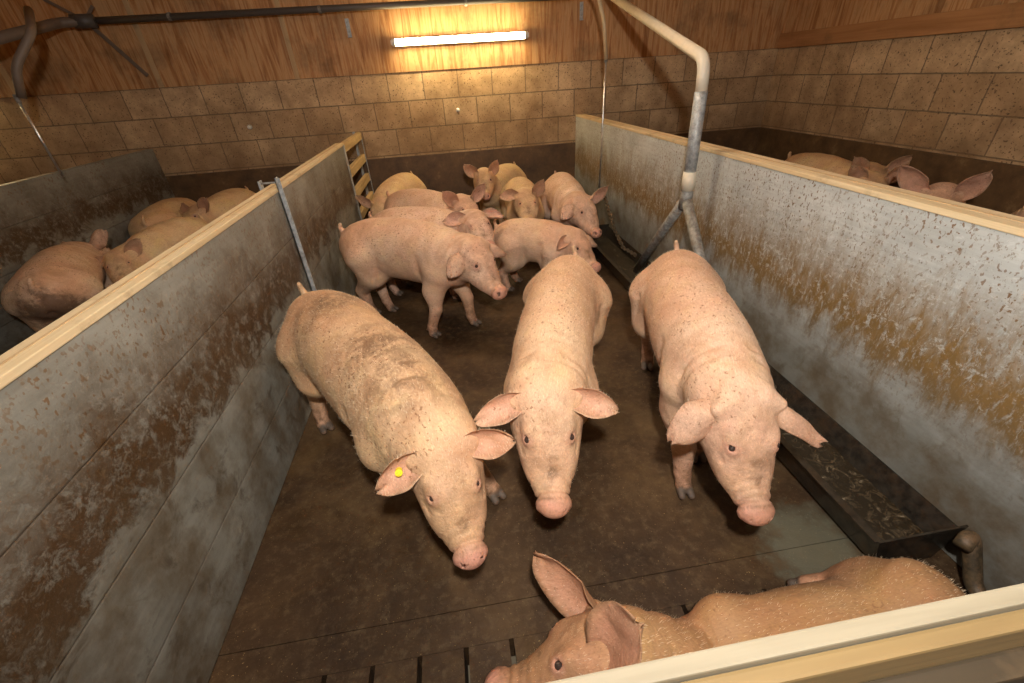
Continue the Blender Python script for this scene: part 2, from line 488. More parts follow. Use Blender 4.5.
pr = partition(XR, XR + 0.095, 0.16, D - 0.013, M['pen_right'], 'right long light grey plank partition behind the trough with a pale cap', boards=1)
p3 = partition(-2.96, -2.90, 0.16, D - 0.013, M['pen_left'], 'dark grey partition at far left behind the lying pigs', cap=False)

# open rails closing the gap between the left partition and the back wall
e = empty('gap_fence', (XL - 0.03, 4.65, 0), 'open wooden rail section between left partition and back wall', 'fence')
for z in (0.955, 0.745, 0.555, 0.36, 0.17):
    bm = bmesh.new(); box(bm, -0.018, 0.030, -0.51, 0.445, z - 0.036, z + 0.036, 0.006); obj('rail', bm, M['rail'], e)
bm = bmesh.new(); box(bm, -0.035, 0.036, -0.522, -0.512, 0.0, 0.985, 0.002); box(bm, 0.031, 0.036, -0.56, -0.512, 0.0, 0.985, 0.001); obj('post', bm, M['galv'], e)
bm = bmesh.new(); box(bm, -0.04, -0.019, 0.37, 0.42, 0.0, 1.0, 0.002); box(bm, 0.031, 0.036, 0.39, 0.42, 0.0, 0.93, 0.001); obj('post', bm, M['galv'], e)

# galvanised strap clipped over the left partition
e = empty('wall_clamp', (XL - 0.03, 2.37, 0), 'galvanised upright strap clamped over left partition', 'clamp')
bm = bmesh.new()
box(bm, 0.033, 0.039, -0.022, 0.016, 0.30, 1.045, 0.001); box(bm, 0.033, 0.058, -0.022, -0.017, 0.30, 1.045, 0.001)
obj('inner_strap', bm, M['galv'], e)
bm = bmesh.new(); box(bm, -0.050, -0.042, -0.020, 0.020, 0.30, 1.035, 0.001); obj('outer_strap', bm, M['galv'], e)
bm = bmesh.new(); tube(bm, [(-0.055, 0, 1.022), (0.05, 0, 1.022)], 0.005, 8); obj('bolt', bm, M['galvdirty'], e)

# front gate between the photographer and the pen
e = empty('front_gate', (0.28, 0.10, 0), 'pale wooden pen gate in the bottom right foreground', 'gate')
R_ = Matrix.Rotation(0.0, 4, 'Z')
bm = bmesh.new(); box(bm, -1.13, 1.17, 0.025, 0.040, 0.02, 1.0, 0.002); obj('gate_panel', bm, M['capx'], e)
bm = bmesh.new(); box(bm, -1.13, 1.17, 0.010, 0.0245, 0.93, 0.993, 0.003); obj('ledge', bm, M['ochre'], e)
bm = bmesh.new()
for k in range(4): box(bm, -1.13, 1.17, -0.010, 0.0095, 0.02 + 0.235 * k, 0.250 + 0.235 * k, 0.003)
obj('plank_facing', bm, M['dark'], e)

# ------------------------------------------------------------------ feeding trough with its down pipe
e = empty('feed_trough', (1.30, 2.1, 0), 'long dark steel feeding trough along right partition', 'trough')
tl = [(-0.14, 0.15), (-0.11, 0.035), (0.09, 0.035), (0.14, 0.13), (0.146, 0.13), (0.095, 0.025), (-0.116, 0.025), (-0.152, 0.150)]
def prism(bm, prof, y0, y1):
    A = [bm.verts.new((x, y0, z)) for x, z in prof]; B = [bm.verts.new((x, y1, z)) for x, z in prof]
    n = len(prof)
    for k in range(n): bm.faces.new((A[k], B[k], B[(k + 1) % n], A[(k + 1) % n]))
    bm.faces.new(A); bm.faces.new(B[::-1])
bm = bmesh.new(); prism(bm, tl, -1.50, 1.75); bmesh.ops.recalc_face_normals(bm, faces=bm.faces)
box(bm, -0.164, -0.136, -1.50, 1.75, 0.146, 0.152, 0.002)
obj('channel', bm, M['wet'], e)
for y in (-1.506, 1.745):
    bm = bmesh.new(); prism(bm, [(-0.156, 0.154), (-0.118, 0.002), (0.098, 0.002), (0.150, 0.154)], y, y + 0.006); bmesh.ops.recalc_face_normals(bm, faces=bm.faces)
    obj('end_plate', bm, M['wet'], e)
bm = bmesh.new(); prism(bm, [(-0.118, 0.052), (-0.108, 0.036), (0.09, 0.036), (0.106, 0.058)], -1.495, 1.74); bmesh.ops.recalc_face_normals(bm, faces=bm.faces)
obj('feed', bm, M['feed'], e)
for y in (-0.6, 0.4, 1.3):
    bm = bmesh.new(); box(bm, -0.118, 0.10, y, y + 0.03, 0.0, 0.025, 0.002); obj('foot', bm, M['wet'], e)
# bracket and pipe stub where the trough stops near the gate
bm = bmesh.new(); tube(bm, bend([(0.06, -1.56, 0.16), (0.115, -1.535, 0.17), (0.10, -1.62, 0.03), (0.10, -1.80, 0.025)], 0.03), 0.022, 14)
obj('drain_pipe', bm, M['crust'], e, True)

PX, PY = 1.335, 2.33            # down pipe
e = empty('feed_pipe', (PX, PY, 0), 'cream and galvanised feed pipe forking into trough', 'pipe')
bm = bmesh.new()
tube(bm, bend([(0.10 + 1.57 - PX + 0.0, 5.06 - PY, 2.055), (-0.012, 0.02, 1.425), (-0.010, 0.012, 1.285)], 0.075), 0.030, 20)
obj('upper_pipe', bm, M['pvc'], e, True)
bm = bmesh.new(); tube(bm, [(-0.01, 0.012, 1.285), (-0.008, 0, 0.86)], 0.0325, 20); obj('lower_pipe', bm, M['galv'], e, True)
bm = bmesh.new(); tube(bm, [(-0.008, 0, 0.90), (-0.007, 0, 0.80)], [0.036, 0.037], 20); obj('coupling', bm, M['pvc'], e, True)
bm = bmesh.new(); tube(bm, [(-0.007, 0, 0.81), (-0.007, 0, 0.70)], [0.034, 0.036], 20); obj('fork', bm, M['galvdirty'], e, True)
bm = bmesh.new(); tube(bm, [(-0.005, -0.005, 0.745), (-0.02, -0.30, 0.46), (-0.045, -0.62, 0.12)], 0.030, 18); obj('branch', bm, M['galvdirty'], e, True)
bm = bmesh.new(); tube(bm, [(-0.005, 0.01, 0.745), (-0.01, 0.28, 0.42), (-0.02, 0.52, 0.10)], 0.029, 18); obj('branch', bm, M['galvdirty'], e, True)

# chain dangling into the far end of the trough
def chain(pts, n, r, wire, name, label, mat):
    pts = [Vector(p) for p in pts]
    bm = bmesh.new()
    L = [0]
    for a, b in zip(pts, pts[1:]): L.append(L[-1] + (b - a).length)
    def at(s):
        for i in range(len(pts) - 1):
            if s <= L[i + 1] + 1e-9:
                t = (s - L[i]) / (L[i + 1] - L[i]); return pts[i].lerp(pts[i + 1], t)
        return pts[-1]
    for k in range(n):
        a, b = at(L[-1] * k / n), at(L[-1] * (k + 1) / n)
        c = (a + b) / 2; ax = (b - a).normalized(); ln = (b - a).length * 0.66
        s = Vector((0, 0, 1)).cross(ax)
        if s.length < 0.1: s = Vector((1, 0, 0)).cross(ax)
        s.normalize()
        if k % 2: s = s.cross(ax)
        ring = [c + ax * math.cos(t) * ln + s * math.sin(t) * r for t in [2 * math.pi * j / 12 for j in range(13)]]
        tube(bm, ring, wire, 6, False)
    return tag(obj(name, bm, mat, None, True), label, 'chain')
chain([(1.385, 3.90, 0.44), (1.37, 3.70, 0.36), (1.33, 3.40, 0.25), (1.30, 3.10, 0.19), (1.31, 2.88, 0.21)], 34, 0.013, 0.0055,
      'play_chain', 'rusty chain slack between bright rod and the foot of feed pipe', M['crust'])

# ------------------------------------------------------------------ pipes, hoses and fittings on the back wall
e = empty('water_pipe', (-1.0, 4.96, 1.99), 'long dark pipe running high along the back wall', 'pipe')
bm = bmesh.new(); tube(bm, [(-1.78, 0, 0.0), (2.38, 0.0, 0.012)], 0.026, 16); obj('straight_pipe', bm, M['pvc_dark'], e, True)
for x in (-1.2, 0.05, 1.35):
    bm = bmesh.new(); tube(bm, [(x - 0.012, 0, 0.004), (x + 0.012, 0, 0.004)], 0.031, 16); box(bm, x - 0.012, x + 0.012, 0.0, 0.154, -0.006, 0.006); obj('pipe_clip', bm, M['galvdirty'], e)
e2 = empty('feed_line', (-2.93, 4.93, 1.96), 'thick brown dusty pipe at top left turning towards the camera', 'pipe')
bm = bmesh.new(); tube(bm, bend([(0.09, 0.02, 0.03), (-0.10, -0.05, 0.02), (-0.125, -0.930, -0.173)], 0.06), 0.036, 18); obj('pipe_run', bm, M['pvc_brown'], e2, True)
bm = bmesh.new(); tube(bm, [(-0.02, 0.0, 0.03), (0.13, 0.03, 0.03)], 0.05, 18); obj('elbow_socket', bm, M['pvc_dark'], e2, True)
bm = bmesh.new()
box(bm, -0.012, 0.012, -0.004, 0.004, -0.02, 0.20, 0, Matrix.Translation((0.0, 0.06, 0)) @ Matrix.Rotation(0.85, 4, 'Y'))
box(bm, -0.012, 0.012, -0.004, 0.004, -0.02, 0.26, 0, Matrix.Translation((0.02, 0.07, 0.05)) @ Matrix.Rotation(-1.0, 4, 'Y'))
box(bm, -0.016, 0.016, -0.004, 0.004, -0.46, 0.02, 0, Matrix.Translation((0.05, 0.10, 0.0)) @ Matrix.Rotation(-0.62, 4, 'Y'))  # long diagonal strip: shade built as a brown strip
obj('strap_and_shade_strip', bm, M['pvc_brown'], e2)

def drinker(loc, pts_hose, z0, z1, r, label):
    e = empty('drinker_line', loc, label, 'hose', 'water drop lines')
    bm = bmesh.new(); tube(bm, bend(pts_hose, 0.06), r, 12); obj('hose', bm, M['hose'] if loc[0] > 0 else M['pvc_brown'], e, True)
    bm = bmesh.new(); tube(bm, [(0, 0, z0), (0.0, 0, z1)], 0.0075, 10); obj('steel_rod', bm, M['steelbright'], e, True)
    bm = bmesh.new(); tube(bm, [(0, 0, z0 - 0.03), (0, 0, z0 + 0.02)], 0.013, 10); obj('connector', bm, M['galvdirty'], e, True)
drinker((1.385, 4.0, 0), [(-0.20, 0.02, 2.00), (-0.10, 0.01, 1.93), (-0.03, 0, 1.72), (0, 0, 1.47)], 1.48, 0.42, 0.014,
        'tan hose ending in thin bright rod beside the far end of right partition')
drinker((-2.66, 3.55, 0), [(0.10, 0.35, 1.94), (0.22, 0.10, 1.80), (0.09, 0.0, 1.62), (0.03, 0, 1.46)], 1.46, 0.98, 0.024,
        'brown hose ending in thin bright rod at upper left')

def knob(name, x, z, label, y=D, r=0.02):
    bm = bmesh.new()
    tube(bm, [(0, 0, 0), (0, -0.02, 0), (0, -0.035, 0), (0, -0.04, 0)], [r, r, r * 0.8, r * 0.3], 14)
    o = obj(name, bm, M['white'], None, True); o.location = (x, y, z)
    return tag(o, label, 'fitting', 'wall fittings')
knob('wall_nozzle', 0.178, 1.124, 'small white nozzle on the blocks under the tube light')
knob('wall_nozzle', -1.924, 1.109, 'small pale nozzle on the blocks at the left')
def hook(x, z, label):
    bm = bmesh.new(); box(bm, -0.018, 0.018, -0.003, 0.003, -0.07, 0.07, 0.002); box(bm, -0.018, 0.018, -0.02, 0.003, -0.075, -0.068, 0.001)
    o = obj('hanging_bracket', bm, M['galv']); o.location = (x, D - 0.022, z)
    return tag(o, label, 'bracket', 'hanging brackets')
hook(-0.76, 1.865, 'small pale bracket below dark pipe, left of the tube light')
hook(1.49, 1.90, 'small grey bracket on plywood beside top of the tan hose')

def tube_light(x0, x1, z, y, label, rz=0.0, glow='tube'):
    e = empty('tube_light', ((x0 + x1) / 2, y, z), label, 'lamp', 'fluorescent tube lights', rz)
    h = (x1 - x0) / 2
    bm = bmesh.new(); box(bm, -h, h, 0.036, 0.129, -0.03, 0.03, 0.006); obj('fitting_body', bm, M['white'], e)
    bm = bmesh.new(); tube(bm, [(-h + 0.03, 0, 0), (h - 0.03, 0, 0)], 0.027, 18); obj('glowing_tube', bm, M[glow], e, True)
    for s in (-1, 1):
        bm = bmesh.new(); tube(bm, [(s * (h - 0.03), 0, 0), (s * h, 0, 0)], 0.030, 18); box(bm, s * h - 0.012, s * h + 0.012, -0.01, 0.04, -0.018, 0.018, 0.002); obj('end_cap', bm, M['white'], e)
tube_light(-0.375, 0.925, 1.726, D - 0.13, 'glowing warm fluorescent tube on plywood of the back wall')
tube_light(-5.4, -4.2, 1.80, D - 0.075, 'second warm tube light out of frame at left')
tube_light(-0.6, 0.6, 2.60, -1.2, 'extra unseen tube light on the ceiling behind the camera')  # out of view, added for more ambient light
tube_light(-0.4, 0.9, 2.62, 2.7, 'added unseen pale fill tube under the ceiling above the centre pen', glow='tube_fill')  # out of view, added to brighten the rear pigs and walls

#PIGS#
# ------------------------------------------------------------------ pigs: one continuous body surface each
class Field:
    """signed distance field on a grid, blended from anatomical volumes, then turned into one mesh"""
    def __init__(s, lo, hi, h):
        s.h = h
        s.ax = [np.arange(lo[i], hi[i] + h, h, dtype=np.float32) for i in range(3)]
        s.F = np.full([len(a) for a in s.ax], 0.5, np.float32)
    def sub(s, lo, hi):
        sl = []
        for i in range(3):
            a = int(np.searchsorted(s.ax[i], lo[i])); b = int(np.searchsorted(s.ax[i], hi[i]))
            if b <= a: return None, None
            sl.append(slice(a, b))
        X, Y, Z = np.meshgrid(s.ax[0][sl[0]], s.ax[1][sl[1]], s.ax[2][sl[2]], indexing='ij', sparse=True)
        return tuple(sl), (X, Y, Z)
    def blend(s, sl, d, k):
        a = s.F[sl]
        if k <= 0: s.F[sl] = np.minimum(a, d); return
        h = np.maximum(k - np.abs(a - d), 0) / k
        s.F[sl] = np.minimum(a, d) - h * h * k * 0.25
    def seg(s, A, B, ra, rb, k=0.0, up=(0, 0, 1), pad=0.08, target=None):
        """tapering segment with elliptic section; ra / rb are (half width, half height)"""
        A = np.array(A, float); B = np.array(B, float)
        m = max(*ra, *rb) + pad
        sl, P = s.sub(np.minimum(A, B) - m, np.maximum(A, B) + m)
        if sl is None: return
        L = np.linalg.norm(B - A) + 1e-6; a = (B - A) / L
        u = np.cross(a, up); n = np.linalg.norm(u)
        u = u / n if n > 0.1 else np.cross(a, (1, 0, 0)); u = u / np.linalg.norm(u); v = np.cross(u, a)
        q = [P[i] - np.float32(A[i]) for i in range(3)]
        ca = q[0] * a[0] + q[1] * a[1] + q[2] * a[2]
        cu = q[0] * u[0] + q[1] * u[1] + q[2] * u[2]
        cv = q[0] * v[0] + q[1] * v[1] + q[2] * v[2]
        t = np.clip(ca / L, 0, 1)
        w = ra[0] + (rb[0] - ra[0]) * t; hh = ra[1] + (rb[1] - ra[1]) * t
        mn = np.minimum(w, hh)
        d = (np.sqrt((cu / w) ** 2 + (cv / hh) ** 2 + ((ca - t * L) / mn) ** 2) - 1) * mn
        d = d.astype(np.float32)
        if target is not None: target[sl] = np.minimum(target[sl], d)
        else: s.blend(sl, d, k)
    def cap(s, A, B, ra, rb=None, k=0.0):
        rb = ra if rb is None else rb
        s.seg(A, B, (ra, ra), (rb, rb), k)
    def ell(s, C, R, axes, k, pad=0.05, carve=False):
        C = np.array(C, float); m = max(R) + pad
        sl, P = s.sub(C - m, C + m)
        if sl is None: return
        q = [P[i] - np.float32(C[i]) for i in range(3)]
        e = 0
        for ax, r in zip(axes, R):
            e = e + ((q[0] * ax[0] + q[1] * ax[1] + q[2] * ax[2]) / r) ** 2
        d = ((np.sqrt(e) - 1) * min(R)).astype(np.float32)
        if carve:
            a = s.F[sl]; s.F[sl] = np.maximum(a, -d)
        else: s.blend(sl, d, k)
    def dent(s, A, B, amp, sig):
        A = np.array(A, float); B = np.array(B, float); m = 3 * sig
        sl, P = s.sub(np.minimum(A, B) - m, np.maximum(A, B) + m)
        if sl is None: return
        L2 = float((B - A) @ (B - A)) + 1e-9
        q = [P[i] - np.float32(A[i]) for i in range(3)]
        t = np.clip((q[0] * (B - A)[0] + q[1] * (B - A)[1] + q[2] * (B - A)[2]) / L2, 0, 1)
        d2 = sum((q[i] - t * (B - A)[i]) ** 2 for i in range(3))
        s.F[sl] += (amp * np.exp(-d2 / sig ** 2)).astype(np.float32)
    def mesh(s):
        F = s.F; h = s.h
        ins = F < 0
        nx, ny, nz = F.shape
        cnt = np.zeros((nx - 1, ny - 1, nz - 1), np.int8)
        for dx in (0, 1):
            for dy in (0, 1):
                for dz in (0, 1):
                    cnt += ins[dx:nx - 1 + dx, dy:ny - 1 + dy, dz:nz - 1 + dz]
        act = (cnt > 0) & (cnt < 8)
        idx = np.full(act.shape, -1, np.int64)
        ci, cj, ck = np.nonzero(act)
        idx[ci, cj, ck] = np.arange(len(ci))
        acc = np.zeros((len(ci), 3)); num = np.zeros(len(ci))
        cor = [(0, 0, 0), (1, 0, 0), (0, 1, 0), (1, 1, 0), (0, 0, 1), (1, 0, 1), (0, 1, 1), (1, 1, 1)]
        for a in range(8):
            for b in range(a + 1, 8):
                pa, pb = np.array(cor[a]), np.array(cor[b])
                if np.abs(pa - pb).sum() != 1: continue
                fa = F[ci + pa[0], cj + pa[1], ck + pa[2]]; fb = F[ci + pb[0], cj + pb[1], ck + pb[2]]
                m = (fa < 0) != (fb < 0)
                t = np.where(m, fa / np.where(m, fa - fb, 1), 0)
                acc[m] += (pa + (pb - pa) * t[:, None])[m]; num[m] += 1
        V = acc / num[:, None] + np.stack([ci, cj, ck], 1)
        V = V * h + np.array([s.ax[0][0], s.ax[1][0], s.ax[2][0]])
        quads = []
        for axis in range(3):
            A = [slice(None)] * 3; B = [slice(None)] * 3
            A[axis] = slice(0, -1); B[axis] = slice(1, None)
            sa, sb = ins[tuple(A)], ins[tuple(B)]
            ch = sa != sb
            o = [i for i in range(3) if i != axis]
            I = np.array(np.nonzero(ch))
            ok = (I[o[0]] > 0) & (I[o[1]] > 0) & (I[o[0]] < F.shape[o[0]] - 1) & (I[o[1]] < F.shape[o[1]] - 1)
            I = I[:, ok]
            def g(d0, d1):
                J = I.copy(); J[o[0]] += d0; J[o[1]] += d1
                return idx[J[0], J[1], J[2]]
            q = np.stack([g(-1, -1), g(0, -1), g(0, 0), g(-1, 0)], 1)
            flip = sa[tuple(I)]
            if axis == 1: flip = ~flip
            q[~flip] = q[~flip][:, ::-1]
            quads.append(q)
        Q = np.concatenate(quads)
        Q = Q[(Q >= 0).all(1)]
        return V, Q

def spline(P, n):
    P = np.array(P, float); m = len(P)
    out = []
    for s in np.linspace(0, m - 1, n):
        i = min(int(s), m - 2); t = s - i
        p0, p1, p2, p3 = P[max(i - 1, 0)], P[i], P[i + 1], P[min(i + 2, m - 1)]
        out.append(0.5 * ((2 * p1) + (p2 - p0) * t + (2 * p0 - 5 * p1 + 4 * p2 - p3) * t * t + (3 * p1 - p0 - 3 * p2 + p3) * t ** 3))
    return np.array(out)

def unit(v):
    v = np.array(v, float); return v / np.linalg.norm(v)

def ear_mesh(base, d, n, L, W, cup, curl, droop, nu=18, nv=11):
    d = unit(d); n = np.array(n, float); n = unit(n - d * (n @ d)); b = np.cross(d, n)
    V = []; C = []
    for layer in (0, 1):
        for i in range(nu):
            u = -0.10 + 1.10 * i / (nu - 1); uu = max(u, 0)
            w = W * max(0.015, math.sin(math.pi * (0.22 + 0.78 * uu) ** 1.12)) ** 0.50 * (0.88 + 0.14 * (1 - uu))
            if u < 0.12: w *= 0.72 + 0.28 * max(0, u + 0.1) / 0.22
            wrap = cup * (1.0 + 1.3 * max(0, 0.35 - uu) / 0.35)
            for j in range(nv):
                v = -1 + 2 * j / (nv - 1)
                vv = math.sin(v * min(wrap, 1.45)) / max(min(wrap, 1.45), 0.1); ww = (1 - math.cos(v * min(wrap, 1.45))) / max(min(wrap, 1.45), 0.1)
                p = base + d * (L * u) + b * (vv * w) + n * (ww * w * 1.15)
                p = p + n * (curl * L * uu * uu) + np.array((0, 0, -1.0)) * (droop * L * uu * uu)
                p = p + n * ((0.006 * math.sin(6 * u + 2.4 * v + L * 60) + 0.004 * math.sin(11 * u - 4 * v)) * uu) + d * (0.006 * math.sin(5 * v + L * 40) * uu)
                if layer:
                    p = p - n * (0.0035 + 0.010 * (1 - uu) * (1 - v * v)) - d * 0.0
                V.append(p)
                edge = max(abs(v) ** 4, uu ** 6)
                C.append((0.62 - 0.35 * edge, 0.25 + 0.3 * edge, 0.12 * max(0, .3 - uu)) if not layer else (0.28, 0.30 + 0.3 * edge, 0.0))  # third channel paints shade into the hollow at the ear base
    N = nu * nv; Q = []
    f = lambda l, i, j: l * N + i * nv + j
    for i in range(nu - 1):
        for j in range(nv - 1):
            Q.append((f(0, i, j), f(0, i, j + 1), f(0, i + 1, j + 1), f(0, i + 1, j)))
            Q.append((f(1, i, j), f(1, i + 1, j), f(1, i + 1, j + 1), f(1, i, j + 1)))
    for i in range(nu - 1):
        for j in (0, nv - 1):
            q = (f(0, i, j), f(0, i + 1, j), f(1, i + 1, j), f(1, i, j))
            Q.append(q if j == 0 else q[::-1])
    for j in range(nv - 1):
        for i in (0, nu - 1):
            q = (f(0, i, j), f(1, i, j), f(1, i, j + 1), f(0, i, j + 1))
            Q.append(q if i == 0 else q[::-1])
    return V, Q, C, (d, n, b)

PIG_SKINS = {}
eye_mat = mat_plain('pig_eye', (0.045, 0.028, 0.022), 0.08)
hair_mat = NT('pig_bristle'); hair_mat = hair_mat.done((0.80, 0.62, 0.42), 0.5)

def pig(label, rump, shoulder, poll, snout, group, mid=None, s=1.0, H=1.08, wide=1.0, vox=0.009, drop=0.0,
        feet=None, ears=(None, None), earL=0.175, earW=0.072, tailup=1.0, tag_ear=None, dirt=0.35, skin='a', dung_a=0.0, legs=True, bristles=0, seed=0,
        legpaths=None, head_s=1.0, roll=0.0):
    """rump, mid, shoulder: plan points of the back line; poll, snout: 3D; heights come from H and s; drop lowers a lying trunk"""
    rump, shoulder = np.array(rump, float), np.array(shoulder, float)
    base = (rump + shoulder) / 2
    ang = math.atan2(*(shoulder - rump)[::-1])
    ca, sa = math.cos(ang), math.sin(ang)
    def loc(p):
        x, y = p[0] - base[0], p[1] - base[1]
        return np.array([ca * x + sa * y, -sa * x + ca * y] + list(p[2:3]))
    R, Sh = loc(rump), loc(shoulder)
    Mi = loc(mid) if mid is not None else (R + Sh) / 2
    Po, Sn = loc(poll), loc(snout)
    L = Sh[0] - R[0]
    hs = s * head_s
    # head frame
    ax0 = unit(Sn - Po)
    lat = np.cross(ax0, (0, 0, 1)); lat = unit(lat) if np.linalg.norm(lat) > 0.05 else np.array((0, -1.0, 0))
    upv = np.cross(lat, ax0)
    C0 = Po - upv * 0.088 * hs
    a = unit(Sn - C0)
    lat = unit(np.cross(a, (0, 0, 1))); upv = np.cross(lat, a)
    if roll:
        lat, upv = lat * math.cos(roll) + upv * math.sin(roll), upv * math.cos(roll) - lat * math.sin(roll)
    hp = lambda x, y, z: C0 + (a * x - lat * y + upv * z) * hs       # y>0 = the pig's left
    # trunk stations: (t, half width, top, bottom)
    st = [(0.00, .050, .545, .455), (0.035, .105, .585, .385), (0.10, .148, .625, .335), (0.22, .170, .655, .315), (0.38, .172, .668, .302),
          (0.55, .172, .668, .292), (0.72, .170, .662, .288), (0.88, .163, .648, .292), (1.0, .150, .625, .312)]
    def plan(t):
        # quadratic through R, Mi, Sh
        return R[:2] * (1 - t) * (1 - 2 * t) + Mi[:2] * 4 * t * (1 - t) + Sh[:2] * t * (2 * t - 1)
    sta = []
    for t, w, top, bot in st:
        p = plan(t)
        zt, zb = top * H * s - drop, bot * H * s - drop
        if drop: zb = max(zb, 0.0) if zb < 0 else zb
        sta.append((p[0], p[1], (zt + zb) / 2, w * s * wide, (zt - zb) / 2))
    e = sta[-1]
    c1 = np.array(e[:3]); nb = C0 - a * 0.02 * hs
    for f, w, h in ((0.45, .134, .146), (0.8, .118, .122)):
        q = c1 + (nb - c1) * f
        sta.append((*q, w * s, h * s))
    if drop:     # lying: the neck top runs level into the shoulders
        k_ = len(sta)
        for q_ in (k_ - 2, k_ - 1):
            x_, y_, z_, w_, h_ = sta[q_]
            f_ = (0.45, 0.8)[q_ - k_ + 2]
            top_ = (e[2] + e[4]) * (1 - f_) + (nb[2] + .104 * hs) * f_ + .014
            h_ *= 0.95
            sta[q_] = (x_, y_, max(top_ - h_, h_ * .7), w_, h_)
    sta.append((*nb, .102 * hs, .104 * hs))
    allp = [np.array(x[:3]) for x in sta] + [hp(.33, 0, 0)]
    lo = np.min(allp, 0) - 0.21 * s; hi = np.max(allp, 0) + 0.21 * s
    lo[2] = -0.02; lo[0] -= 0.03
    if legpaths:
        for lp in legpaths:
            for q in lp: lo = np.minimum(lo, np.array(q[:3]) - 0.09); hi = np.maximum(hi, np.array(q[:3]) + 0.09)
        lo[2] = -0.02
    if feet:
        for q in feet:
            if q is not None:
                l = loc(q); lo[:2] = np.minimum(lo[:2], l - 0.09); hi[:2] = np.maximum(hi[:2], l + 0.09)
    fld = Field(lo, hi, vox)
    T = np.full_like(fld.F, 0.5)
    sp = spline(sta, 30)
    for A, B in zip(sp, sp[1:]):
        fld.seg(A[:3], B[:3], A[3:], B[3:], target=T, pad=0.07)
    fld.F = T
    # legs
    hoofs = []
    lowers = []
    def leg(path, rad, toe_dir, k=0.055):
        for i in range(len(path) - 1):
            fld.seg(path[i], path[i + 1], (rad[i], rad[i]), (rad[i + 1], rad[i + 1]), k if i < 2 else 0.012, pad=0.06)
        f = np.array(path[-1]); td = unit(toe_dir); sd = np.cross(td, (0, 0, 1)); sd = unit(sd) if np.linalg.norm(sd) > .1 else np.array((0, 1., 0))
        for q in (-1, 1):
            A = f + sd * 0.014 * q * s; B = A + td * 0.040 * s + sd * 0.004 * q * s + np.array((0, 0, -0.012 * s))
            A[2] = max(A[2], 0.019); B[2] = max(B[2], 0.015)
            fld.cap(A, B, 0.0185 * s, 0.0135 * s, 0.004)
            hoofs.append((A + B) / 2 + td * .012)
            C = f - td * 0.028 * s + sd * 0.016 * q * s + np.array((0, 0, 0.028 * s))
            fld.cap(C, C - td * 0.010 * s - np.array((0, 0, 0.008)), 0.010 * s, 0.006 * s, 0.006)
        lowers.append(f)
    if legpaths:
        for lp in legpaths:
            leg([np.array(q[:3]) for q in lp], [q[3] for q in lp], np.array(lp[-1][:3]) - np.array(lp[-2][:3]) * np.array((1, 1, 0)) - np.array((0, 0, lp[-1][2])))
    elif legs:
        for i in range(4):
            front = i < 2; sd = 1 if i % 2 == 0 else -1       # order: front left, front right, hind left, hind right
            t = 0.93 if front else 0.15
            c = plan(t); tang = plan(min(t + .05, 1.0)) - plan(min(t + .05, 1.0) - .05); tang = tang / np.linalg.norm(tang)
            nrm = np.array((-tang[1], tang[0]))
            w = (.098 if front else .100) * s * wide
            f0 = c + nrm * w * sd
            foot = loc(feet[i])[:2] if feet and feet[i] is not None else f0 + tang * (0.0 if front else -0.01)
            hh = H * s
            if front: J = [(-.01, .40, .088), (-.035, .30, .062), (.008, .185, .041), (-.002, .075, .0305), (.012, .034, .030)]
            else: J = [(.03, .45, .125), (.06, .335, .088), (-.05, .205, .043), (-.022, .080, .031), (.004, .034, .030)]
            path = []
            for dx, z, r in J:
                g = np.clip(1 - (z - .03) / .34, 0, 1)
                p = f0 + tang * dx * s + (foot - f0) * g
                path.append(np.array((p[0], p[1], z * hh if z > .05 else z)))
            leg(path, [j[2] * s for j in J], (tang[0], tang[1], 0))
    # rump cleft, flank and elbow creases, spine furrow
    zt = st[0][2] * H * s - drop
    rx = plan(0.0); t0 = plan(.1) - rx; t0 = t0 / np.linalg.norm(t0); n0 = np.array((-t0[1], t0[0]))
    P3 = lambda dx, dy, z: np.array((*(rx + t0 * dx + n0 * dy), z))
    fld.dent(P3(-.045 * s, 0, zt - .03), P3(.0, 0, max(zt - .24, .05)), 0.020, 0.022)
    for sd in (1, -1):
        fld.dent(P3(.26 * s, .165 * sd * s, max(zt - .08, .1)), P3(.22 * s, .15 * sd * s, max(zt - .24, .03)), 0.010, 0.022)
        q = plan(.80); z1 = .50 * H * s - drop; z0 = .30 * H * s - drop
        nq = np.array((0, 1.0))
        fld.dent((q[0] - .02, q[1] + .17 * s * wide * sd, max(z1, .1)), (q[0] - .02, q[1] + .14 * s * sd, max(z0, .03)), 0.010, 0.022)
    for f_, am in ((0.25, .006), (0.60, .006)):
        q = c1 + (nb - c1) * f_
        for sd in (1, -1):
            fld.dent(q + np.array((0, .05 * sd, .150 * s)), q + np.array((-.02, .135 * sd, .02)), am, .013)
    # tail
    tb = P3(-.030 * s, 0, zt - 0.005)
    tp = [tb, P3(-.055 * s, .004, zt + .030), P3(-.060 * s, -.003, zt + .030 + .030 * tailup), P3(-.050 * s, -.008, zt + .030 + .052 * tailup)]
    for i in range(3 if tailup > 0 else 0): fld.cap(tp[i], tp[i + 1], (.024, .0145, .0115)[i] * s, (.0145, .0115, .0095)[i] * s, 0.025 if i == 0 else 0.006)
    # head
    hst = [(-.025, -.004, .096, .096), (.03, .002, .106, .104), (.08, .000, .107, .098), (.125, -.010, .098, .087), (.165, -.018, .083, .074),
           (.205, -.021, .069, .062), (.245, -.017, .0575, .0525), (.28, -.010, .0510, .046), (.300, -.006, .0495, .0435)]
    hst = spline(hst, 18)
    T = np.full_like(fld.F, 0.5)
    for A, B in zip(hst, hst[1:]):
        fld.seg(hp(A[0], 0, A[1]), hp(B[0], 0, B[1]), (A[2] * hs, A[3] * hs), (B[2] * hs, B[3] * hs), target=T, up=upv, pad=0.06)
    sl = (slice(None),) * 3
